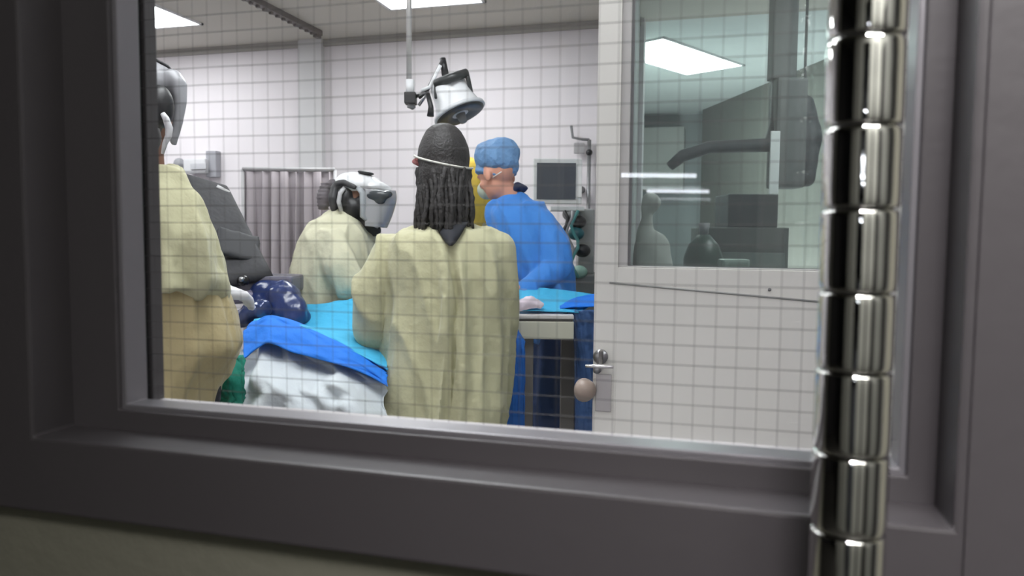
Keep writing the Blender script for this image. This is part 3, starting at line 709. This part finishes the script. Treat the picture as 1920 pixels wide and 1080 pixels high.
def head(mb, c, fwd, s=1.0):
    c = Vector(c); fwd = Vector(fwd).normalized(); rt = fwd.cross(LZ).normalized(); up = rt.cross(fwd).normalized(); ax = (rt, fwd, up)
    E_ = lambda x, y, z, r: mb.ell(c+rt*x*s+fwd*y*s+up*z*s, tuple(q*s for q in r), ax)
    E_(0, -.005, .02, (.076, .094, .092)); E_(0, .025, -.045, (.060, .066, .070)); E_(0, .052, -.085, (.034, .034, .026))
    E_(0, .092, -.028, (.013, .020, .024)); E_(0, .098, -.040, (.017, .014, .010))
    E_(0, .080, -.066, (.024, .012, .006)); E_(0, .078, -.076, (.020, .012, .007))
    E_(-.030, .078, .010, (.020, .014, .008)); E_(.030, .078, .010, (.020, .014, .008))
    for q in (-1, 1):
        E_(q*.077, -.006, -.022, (.010, .020, .032)); E_(q*.028, .074, -.008, (.012, .012, .010)); E_(q*.036, .066, -.035, (.022, .018, .020))
    return ax
def person(name, px, d, lab):
    p = at(px, 600, d); return empty(name, Vector((p.x, p.y, 0)), lab, 'person')
def body(root, J, fwd, skin, hsc=1.0, hands=((1, 0, 0), (-1, 0, 0)), curl=.35, hd_=(None, None)):
    mb = MB(); hc = J['head']; nk = J['neck']; ch = J['chest']; pv = J['pelvis']
    J = dict(J)
    for a in ('sl', 'sr'): J[a] = J[a].lerp(ch, .22)-LZ*.015
    head(mb, hc, fwd, hsc)
    mb.limb([hc-LZ*.03, nk, nk-LZ*.05], [.054, .052, .056])
    mb.ell(ch-LZ*.03, (.125, .085, .12)); mb.limb([ch-LZ*.03, (ch+pv)/2, pv], [.09, .09, .10])
    mb.limb([J['sl'], nk-LZ*.03, J['sr']], [.040, .045, .040])
    for a, b, c_, sd, hd2 in (('sl', 'el', 'wl', hands[0], hd_[0]), ('sr', 'er', 'wr', hands[1], hd_[1])):
        mb.limb([J[a], J[b], J[c_]], [.042, .036, .026])
        dd = hd2 if hd2 else (J[c_]-J[b]); hand(mb, J[c_], dd, sd, 1.0, curl)
    for q in (-1, 1):
        h = pv+LX*q*.09-LZ*.05; k = Vector((h.x, h.y, .50))-LY*-.01; an = Vector((h.x+LX.x*q*.03, h.y+LX.y*q*.03, .08))
        mb.limb([h, k, an], [.080, .054, .038]); mb.limb([an-LZ*.035, an+LY*.14-LZ*.045], [.036, .030])
    return mb.build('body', skin, root, remesh=.0065, smooth=4)
def gloves(root, J, hands, m_, curl=.35, hd_=(None, None), which=(0, 1)):
    for i, (b, c_) in enumerate((('el', 'wl'), ('er', 'wr'))):
        if i not in which: continue
        mb = MB(); dd = hd_[i] if hd_[i] else (J[c_]-J[b]); hand(mb, J[c_], dd, hands[i], 1.0, curl, .0016)
        u = (J[c_]-J[b]).normalized(); mb.tube([J[c_]-u*.05, J[c_]+u*.02], [.032, .030], 14)
        mb.build('glove', m_, root, remesh=.0048, smooth=3)
def shoes(root, J, m_=DARKP):
    for q in (-1, 1):
        h = J['pelvis']+LX*q*.12; p = Vector((h.x, h.y, .045))
        mb = MB(); mb.limb([p-LY*.06, p+LY*.05, p+LY*.17], [.045, .047, .036]); mb.tube([p+LZ*.0, p+LZ*.07], [.045, .05], 14)
        mb.build('shoe', m_, root, remesh=.008, smooth=3, disp=None)
def trousers(root, J, m_):
    pv = J['pelvis']
    for q in (-1, 1): pass
    mb = MB(); mb.ell(pv, (.15, .115, .11))
    for q in (-1, 1):
        h = pv+LX*q*.09-LZ*.05; mb.limb([h, Vector((h.x, h.y, .5)), Vector((h.x+LX.x*q*.03, h.y+LX.y*q*.03, .14))], [.090, .075, .07])
    mb.build('trousers', m_, root, remesh=.012, smooth=4, disp=fold3(.006, 14))
def gown(root, rows, arms, m_, nfold=13, amp=.05, extra=None, seed=0, vox=.0075, name='gown', sm=1, crease=.016):
    """rows: (py, pxL, pxR, depth, ry) or with a z height instead of py when negative; arms: list of (points, radii)"""
    R = []
    for (py, xl, xr, d, ry) in rows:
        if py < 3: l, r = at(xl, 700, d), at(xr, 700, d); l.z = r.z = py
        else: l, r = at(xl, py, d), at(xr, py, d); zc = (l.z+r.z)/2; l.z = r.z = zc
        R.append(((l+r)/2, (r-l).length/2, ry))
    dense = []
    n = len(R)-1; K = 7
    for i in range(n):
        for k in range(K):
            t = k/K; p0, p1, p2, p3 = R[max(i-1, 0)], R[i], R[i+1], R[min(i+2, n)]
            f_ = lambda a, b, c, e: .5*((2*b)+(c-a)*t+(2*a-5*b+4*c-e)*t*t+(3*b-a-3*c+e)*t*t*t)
            dense.append((f_(p0[0], p1[0], p2[0], p3[0]), f_(p0[1], p1[1], p2[1], p3[1]), f_(p0[2], p1[2], p2[2], p3[2])))
    dense.append(R[-1]); zt0 = dense[0][0].z; zb0 = dense[-1][0].z; rings = []; N = 120
    for c, rx, ry in dense:
        v = (zt0-c.z)/(zt0-zb0); A = amp*min(1, v*2.6)*(.55+.6*v); ring = []
        for k in range(N):
            a = 2*math.pi*k/N
            f = 1+A*(math.sin(a*nfold+3*nz(a*.7, v*2, seed)+seed)*.6+1.3*nz(math.cos(a)*5, math.sin(a)*5+seed, v*2.2))
            p = LX*(rx*math.copysign(abs(math.cos(a))**.86, math.cos(a))*f)+LY*(ry*math.copysign(abs(math.sin(a))**.86, math.sin(a))*f)
            if extra: p = p+extra(p, v, a)
            ring.append(c+p)
        rings.append(ring)
    mb = MB().loft(rings)
    for pts, rr in arms: mb.limb(pts, rr, 16)
    def dis(c, nn):
        p = c
        h = nz(p.x*8+seed, p.y*8, p.z*1.5)+.5*nz(p.x*20+seed, p.y*20, p.z*2.4)+.12*nz(p.x*44, p.y*44, p.z*12)
        r = 1-abs(nz(p.x*9+seed*2+p.z*1.5, p.y*9, p.z*1.6))*3.2
        return nn*(crease*(.9*h+.9*max(r, 0)**1.5-.3))
    return mb.build(name, m_, root, remesh=vox, smooth=sm, disp=dis)

# --- person with long braids, seen from behind
D = 2.5
pa_ = person('person', 842, D, 'person seen from behind with long black braids in a pale yellow gown')
J = dict(head=at(832, 298, D+.02), neck=at(836, 392, D+.01), chest=at(840, 500, D+.05), pelvis=at(840, 700, D+.06), sl=at(735, 462, D+.02), sr=at(940, 465, D+.02),
         el=at(692, 618, D+.02), wl=at(742, 628, D+.27), er=at(943, 610, D+.04), wr=at(905, 620, D+.30))
HD = (((LX*.3+LY).normalized()), ((-LX*.3+LY).normalized()))
body(pa_, J, LY-LZ*.15, SKIN, .97, hands=(LX, -LX), hd_=HD); gloves(pa_, J, (LX, -LX), mat('blue_glove', (90, 130, 190), .5), hd_=HD)
trousers(pa_, J, SCRUB); shoes(pa_, J)
def seam(p, v, a):
    x = p.dot(LX); back = max(0, -math.sin(a)); o = 0
    if .06 < v:
        o += .036*math.exp(-((x-.004)/.014)**2)+.030*math.exp(-((x-.060)/.016)**2)-.018*math.exp(-((x-.030)/.014)**2)-.010*math.exp(-((x+.06)/.03)**2)
        o += .010*math.exp(-((x-.13)/.02)**2)
    return -LY*(o*back*min(1, (v-.06)*8)) if v > .06 else Vector((0, 0, 0))
rows = [(416, 797, 884, D+.03, .062), (424, 783, 897, D+.02, .075), (434, 752, 922, D, .10), (450, 722, 944, D, .125), (500, 716, 956, D, .145), (560, 724, 960, D, .15), (640, 722, 962, D, .155), (720, 717, 956, D, .165), (800, 712, 950, D, .17),
        (.55, 706, 952, D, .175), (.33, 700, 955, D, .18)]
gown(pa_, rows, [([at(732, 466, D), at(694, 545, D-.02), at(692, 618, D+.0), at(735, 625, D+.18)], [.062, .066, .062, .045]),
                 ([at(928, 468, D), at(941, 540, D), at(944, 606, D+.02), at(912, 618, D+.20)], [.064, .062, .058, .045])], GOWN, 11, .055, seam, seed=3)
# dark V of scrubs at the nape
vs = []
for j in range(9):
    t = j/8; wv = (1-t)**.8
    for i in range(9):
        u = i/8-.5
        vs.append(at(845+u*64*wv, 418+t*42, D-.085-.078*t**.6+.02*(2*u)**2))
fs = [(j*9+i, j*9+i+1, (j+1)*9+i+1, (j+1)*9+i) for j in range(8) for i in range(8)]
MB().add(vs, fs).build('scrub_neck', SCRUB, pa_, solid=.010)
# hair
mb = MB(); mb.ell(at(832, 297, D-.005), (.088, .105, .112)); mb.ell(at(832, 330, D-.02), (.084, .095, .10)); mb.ell(at(832, 262, D), (.068, .085, .055))
hair = mb.build('hair', HAIR, pa_, remesh=.008, smooth=4, disp=lambda c, n: n*(.0015*nz(c.x*60, c.y*60, c.z*14)))
rnd = random.Random(5)
for k in range(34):
    u = (k % 17)/16; lay = k//17
    x0 = 786+u*92; xe = 784+u*94+rnd.uniform(-5, 5)
    if .55 < u < .85: ln = 462-abs(u-.66)*90
    else: ln = rnd.uniform(424, 446) if u < .1 or u > .35 else rnd.uniform(420, 440)
    if u > .93: xe += 6
    dd = D-.105+.075*(2*u-1)**2+lay*.018
    pts = []; rr = []
    for q in range(15):
        t = q/14; x = x0+(xe-x0)*t+2.2*math.sin(t*9+k); y = 315+(ln-315)*t
        if ln > 448: x = x+(847-x)*max(0, t-.6)*1.3
        pts.append(at(x, y, dd-.018*math.sin(t*2.6)+.006*math.sin(k*2.1+t*4))); rr.append((.0085 if lay == 0 else .0095)*(1+.22*math.sin(t*46+k))*(1 if t < .9 else .6))
    MB().tube(pts, rr, 8).build('braid', HAIR, pa_)
# strap round the head
pts = [at(832, 300, D)+LX*(.096*math.cos(a))+LY*(.112*math.sin(a))+LZ*(-.006+.020*(-math.cos(a))-.016*(-math.sin(a))) for a in [math.pi*(1.02+.96*k/20) for k in range(21)]]
MB().tube(pts, .0036, 8).build('mask_strap', mat('strap_white', (206, 204, 196), .6), pa_)
MB().limb(ATS([(782, 298, D-.03), (777, 303, D-.03), (784, 308, D-.03)]), [.006, .008, .006]).build('hair_tie', RED, pa_)

# --- left person with respirator hood, near the window edge
D = 1.95
pb_ = person('person', 290, D, 'person in a yellow gown and pale respirator helmet at the left edge of the glass')
J = dict(head=at(262, 205, D), neck=at(268, 308, D), chest=at(285, 440, D), pelvis=at(284, 690, D+.08), sl=at(215, 372, D), sr=at(338, 390, D-.02),
         el=at(190, 540, D), wl=at(260, 560, D+.25), er=at(362, 526, D-.03), wr=at(404, 546, D+.13))
HD = (None, (LX*.35+LY*.9-LZ*.1).normalized())
fw = (LX*.35+LY*.9-LZ*.2); body(pb_, J, fw, SKIN, .98, hands=(LX, LY), hd_=HD); gloves(pb_, J, (LX, LY), GLOVE, hd_=HD)
trousers(pb_, J, SCRUB); shoes(pb_, J)
rows = [(312, 238, 318, D, .06), (322, 222, 332, D, .08), (338, 205, 348, D, .10), (370, 190, 370, D, .12), (420, 182, 390, D, .135), (490, 180, 402, D, .14), (540, 182, 408, D, .145)]
rows2 = [(525, 190, 402, D+.03, .14), (560, 184, 420, D+.04, .15), (610, 180, 440, D+.06, .165), (650, 178, 448, D+.07, .175), (690, 178, 424, D+.07, .175), (730, 176, 404, D+.07, .18), (790, 176, 396, D+.07, .185), (.55, 172, 396, D+.06, .2), (.35, 170, 396, D+.06, .2)]
gown(pb_, rows, [([at(335, 396, D-.02), at(358, 455, D-.04), at(366, 520, D-.04), at(402, 544, D+.10)], [.062, .062, .058, .040]),
                 ([at(222, 376, D), at(196, 450, D), at(192, 530, D), at(250, 556, D+.2)], [.062, .062, .058, .04])], GOWN, 9, .05, seed=11, name='gown')
gown(pb_, rows2, [], GOWN_SHADE, 10, .05, seed=17, name='gown_lower_shade')  # lower half of the same gown, in the shaded colour
ax = (LX, LY, LZ); hcn = at(256, 200, D)
mb = MB(); mb.ell(hcn+LZ*.055, (.108, .13, .070), ax); mb.tube(ATS([(318, 140, D-.02), (334, 158, D-.02), (338, 190, D-.02), (333, 230, D-.02), (324, 272, D-.02)]), [.024, .020, .014, .011, .008], 14, flat=(1, 1.6))
mb.build('helmet_shell', mat('helmet_grey', (150, 150, 154), .4), pb_, remesh=.0065, smooth=4)
mb = MB(); mb.ell(hcn-LZ*.02-LY*.05, (.084, .11, .10)); mb.ell(hcn-LZ*.085+LX*.045-LY*.07, (.044, .06, .048)); mb.ell(at(300, 200, D-.10), (.032, .04, .055)); mb.build('helmet_liner', DARKP, pb_, remesh=.007, smooth=4)
MB().tube(ATS([(305, 213, D-.14), (311, 222, D-.14), (317, 240, D-.13), (316, 255, D-.13), (309, 270, D-.13), (305, 288, D-.12)]), [.006, .008, .009, .008, .006, .004], 10).build('helmet_strap', mat('strap_pale', (214, 214, 216), .4), pb_)
MB().tube(ATS([(285, 110, D-.02), (303, 118, D-.02), (314, 124, D), (323, 134, D)]), .004, 8).build('air_tube', DARKP, pb_)

# --- leaning person with white respirator helmet
D = 3.05
pc_ = person('person', 620, D, 'leaning person in a pale yellow gown wearing a white and black respirator helmet')
J = dict(head=at(672, 378, D), neck=at(650, 418, D+.01), chest=at(632, 500, D), pelvis=at(600, 640, D+.03), sl=at(640, 452, D+.18), sr=at(622, 450, D-.15),
         el=at(690, 520, D+.15), wl=at(735, 552, D+.05), er=at(655, 532, D-.2), wr=at(716, 556, D-.12))
HD = ((LX*.9-LZ*.3), (LX*.9-LZ*.2))
fw = (LX*.95-LY*.05-LZ*.22); body(pc_, J, fw, SKIN, .95, hands=(-LY, LY), hd_=HD); gloves(pc_, J, (-LY, LY), GLOVE, hd_=HD)
trousers(pc_, J, SCRUB); shoes(pc_, J)
rows = [(396, 628, 656, D, .06), (404, 612, 672, D, .09), (420, 594, 688, D, .15), (445, 578, 700, D, .19), (485, 560, 706, D, .20), (530, 548, 704, D, .19), (575, 545, 702, D, .185), (640, 543, 702, D, .19), (720, 541, 702, D, .2), (.5, 540, 704, D, .2), (.33, 540, 706, D, .2)]
gown(pc_, rows, [([at(622, 456, D-.15), at(636, 500, D-.2), at(655, 530, D-.2), at(712, 555, D-.13)], [.07, .068, .062, .04]),
                 ([at(640, 460, D+.15), at(690, 520, D+.15), at(728, 550, D+.06)], [.062, .058, .04])], mat('gown_pale_fabric', (204, 202, 176), .85, var=.05, bump=.25, bscale=30), 9, .04, seed=23)
def C3(px, py, o=0): return at(px, py, D+o)
ax2 = (fw.normalized(), LY, LZ)
# crown shell
mb = MB(); mb.ell(C3(672, 348), (.098, .088, .050)); mb.ell(C3(700, 352), (.055, .075, .030)); mb.ell(C3(662, 340), (.07, .075, .038)); mb.tube([C3(690, 345, -.04), C3(716, 352, -.03), C3(733, 358, -.01)], [.028, .022, .014], 12)
mb.build('helmet_shell', WHITEP, pc_, remesh=.006, smooth=4)
mb = MB(); mb.ell(C3(686, 324, -.03), (.034, .03, .008), (LX*.98-LZ*.15, LY, LZ)); mb.build('top_vent', DARKP, pc_)
mb = MB(); mb.ell(C3(652, 374, -.01), (.052, .085, .075)); mb.ell(C3(664, 392, -.02), (.040, .075, .06)); mb.limb([C3(674, 402), C3(692, 422), C3(703, 432)], [.05, .046, .026])
mb.ell(C3(684, 384, -.01), (.045, .080, .055)); mb.build('neck_cuff', DARKP, pc_, remesh=.006, smooth=4)
mb = MB(); mb.tube([C3(628, 348, -.06), C3(624, 372, -.07), C3(626, 396, -.06)], [.015, .02, .012], 12); mb.tube([C3(628, 346, -.06), C3(644, 342, -.08), C3(668, 352, -.09)], [.014, .014, .01], 12)
mb.build('head_harness', mat('harness_dark', (60, 60, 62), .5), pc_, remesh=.006, smooth=2)
MB().tube([C3(646, 352, -.095), C3(638, 362, -.10), C3(635, 378, -.10), C3(640, 396, -.09)], [.008, .009, .009, .008], 10).build('harness_strap', mat('strap_silver', (186, 186, 188), .35), pc_)
mb = MB(); mb.tube([C3(672, 352, -.085), C3(680, 362, -.09), C3(681, 384, -.09), C3(680, 404, -.085), C3(697, 418, -.07), C3(708, 424, -.04)], [.014, .016, .016, .015, .013, .010], 14, flat=(.7, 1))
mb.build('visor_frame', mat('frame_silver', (160, 164, 168), .35), pc_)
rows_ = []
for t in range(9):
    y = 354+t*(70/8); xo = 684+(54-1.0*abs(t-1.5)**1.5)
    rows_.append([C3(684, y, -.088), C3(684+(xo-684)*.6, y+2, -.080), C3(xo, y+3, -.03), C3(xo+1, y+3, .03), C3(684, y+1, .09)])
quadgrid(rows_, 30, 24).build('visor', mat('visor_pale', (196, 196, 200), .25, trans=.45, coat=.4), pc_, solid=.002)
mb = MB(); mb.ell(C3(708, 367, -.082), (.048, .016, .022)); mb.ell(C3(724, 364, -.062), (.026, .022, .016)); mb.ell(C3(712, 376, -.08), (.024, .014, .016))
mb.build('goggles', mat('goggle_grey', (62, 66, 70), .25), pc_, remesh=.004, smooth=4)
mb = MB(); mb.tube([C3(606, 392, .02), C3(607, 370, .02), C3(612, 350, .03), C3(628, 344, .02)], [.022, .03, .026, .02], 14)
mb.build('air_hose', mat('hose_mauve', (104, 98, 102), .6), pc_, remesh=.007, smooth=2, disp=lambda c, n: n*(.003*math.sin(c.z*420)))

# --- blue gowned person
D = 3.35
pd_ = person('person', 1010, D, 'person in a bright blue gown and light blue bouffant cap bending left')
J = dict(head=at(932, 322, D-.02), neck=at(956, 374, D), chest=at(1000, 450, D+.02), pelvis=at(1040, 620, D+.05), sl=at(952, 412, D+.13), sr=at(1010, 408, D-.10),
         el=at(930, 500, D+.12), wl=at(925, 555, D-.1), er=at(1046, 500, D-.14), wr=at(985, 548, D-.22))
HD = ((-LX-LZ*.4), (-LX*.9-LZ*.3))
fw = (-LX*.66+LY*.62-LZ*.38); body(pd_, J, fw, SKINL, 1.0, hands=(LY, -LY*.2+LZ), hd_=HD); gloves(pd_, J, (LY, LZ), mat('blue_glove', (90, 130, 190), .5), hd_=HD)
trousers(pd_, J, BLUESC); shoes(pd_, J)
rows = [(362, 942, 980, D, .06), (370, 930, 996, D, .08), (382, 918, 1020, D, .12), (404, 914, 1042, D, .155), (440, 926, 1058, D, .17), (485, 950, 1070, D, .17), (535, 970, 1076, D, .17), (590, 984, 1082, D, .18), (636, 988, 1090, D+.02, .18)]
gown(pd_, rows, [([at(1012, 414, D-.08), at(1036, 460, D-.12), at(1044, 500, D-.13), at(990, 545, D-.2)], [.066, .066, .060, .04]),
                 ([at(952, 418, D+.1), at(936, 495, D+.12), at(925, 540, D-.04)], [.062, .055, .04])], GOWNB, 9, .05, seed=31)
gown(pd_, [(600, 990, 1082, D+.01, .165), (640, 987, 1092, D+.02, .185), (740, 988, 1106, D+.04, .2), (.5, 990, 1110, D+.04, .2), (.34, 990, 1112, D+.04, .2)], [], mat('gown_blue_shade_fabric', (46, 74, 126), .8, bump=.2), 9, .05, seed=33, vox=.009, name='gown_lower_shade')  # lower part of the blue gown, its shade put into a darker blue
mb = MB(); mb.tube([at(955, 362, D+.0), at(968, 352, D+.0), at(980, 358, D+.02)], [.02, .03, .022], 14, flat=(.8, 2)); mb.build('scrub_collar', mat('navy_collar', (36, 46, 78), .8), pd_, remesh=.006, smooth=3)
mb = MB(); mb.ell(at(931, 300, D-.01), (.106, .112, .078), (LX*.97+LZ*-.2, LY, LZ)); mb.ell(at(938, 288, D), (.09, .10, .070)); mb.tube([at(892, 318, D-.0), at(930, 330, D-.0), at(967, 322, D)], [.05, .085, .06], 20, flat=(.28, 1.15))
mb.build('bouffant_cap', BOUFF, pd_, remesh=.006, smooth=3, disp=lambda c, n: n*(.006*nz(c.x*40, c.y*40, c.z*10)+.006*nz(c.x*14, c.y*14, c.z*14)))
mb = MB(); hx_ = J['head']; f_ = fw.normalized(); mb.ell(hx_+f_*.066-LZ*.052, (.046, .046, .044)); mb.build('face_mask', mat('mask_pale', (186, 196, 176), .8), pd_, remesh=.005, smooth=3)
MB().tube([hx_+f_*.06-LZ*.03-LY*.04, hx_+f_*.02-LZ*.02-LY*.078, hx_-f_*.03-LZ*.02-LY*.075], .0025, 8).build('mask_loop', mat('loop_white', (226, 222, 214), .6), pd_)

# --- person in a yellow hood, mostly hidden
D = 3.95
pe_ = person('person', 862, D, 'person in a bright yellow hood half hidden between the braided person and the blue gown')
J = dict(head=at(862, 335, D), neck=at(862, 395, D), chest=at(862, 470, D), pelvis=at(862, 590, D), sl=at(800, 430, D), sr=at(922, 430, D),
         el=at(790, 520, D), wl=at(820, 540, D-.2), er=at(930, 520, D), wr=at(900, 540, D-.2))
HD = ((LX*.3-LY), (-LX*.3-LY)); body(pe_, J, -LY-LZ*.1, SKINL, .95, hands=(LX, -LX), hd_=HD); gloves(pe_, J, (LX, -LX), GLOVE, hd_=HD)
trousers(pe_, J, SCRUB); shoes(pe_, J)
rows = [(398, 838, 886, D, .06), (408, 815, 905, D, .09), (430, 795, 925, D, .12), (500, 795, 928, D, .13), (600, 792, 930, D, .14), (.6, 790, 935, D, .15), (.33, 785, 938, D, .16)]
gown(pe_, rows, [([at(804, 434, D), at(792, 515, D), at(818, 537, D-.16)], [.06, .055, .04]), ([at(918, 434, D), at(928, 515, D), at(904, 537, D-.16)], [.06, .055, .04])], GOWN, 9, .05, seed=41, vox=.011)
rows = [(300, 836, 886, D, .05), (306, 822, 898, D, .09), (320, 814, 908, D, .12), (350, 812, 920, D, .135), (385, 814, 920, D, .14), (420, 806, 914, D, .15), (436, 806, 910, D, .15)]
gown(pe_, rows, [], YELLOW, 8, .03, seed=43, vox=.009, name='hood')

# shapes low behind the door glass
mb = MB(); q = spt(1216, 500, 3.3); mb.limb([Vector((q.x, q.y, .1)), Vector((q.x, q.y, .9)), spt(1222, 470, 3.3), spt(1208, 440, 3.3)], [.16, .12, .085, .035]); mb.limb(ATS([(1208, 440, 3.3), (1214, 390, 3.3), (1222, 378, 3.3)]), [.035, .03, .045])
o = mb.build('draped_stand', mat('dust_cover', (176, 178, 172), .8), remesh=.014, smooth=5, disp=fold3(.012, 9)); tag(o, 'pale covered stand low in the left corner of the door glass', 'stand')
q = spt(1318, 500, 3.9); o = empty('gas_cylinder', Vector((q.x, q.y, 0)), 'dark green gas cylinder standing low behind the middle of the door glass', 'gas cylinder')
zt_c = spt(1318, 440, 3.9).z
MB().tube([Vector((q.x, q.y, 0.01)), Vector((q.x, q.y, zt_c-.12)), Vector((q.x, q.y, zt_c-.05)), Vector((q.x, q.y, zt_c))], [.10, .10, .075, .03], 24).build('tank', mat('tank_green', (52, 68, 60), .4), o)
MB().tube([Vector((q.x, q.y, zt_c)), Vector((q.x, q.y, zt_c+.06))], [.022, .03], 14).build('valve', GREYP, o)
q = spt(1375, 500, 3.7); o = tag(MB().obox(Vector((q.x, q.y, .62)), (.07, .05, .60)).build('waste_bin', mat('bin_palegreen', (134, 150, 140), .5), sm=False, bevel=.015), 'narrow pale green bin behind the door glass right of the gas cylinder', 'bin')
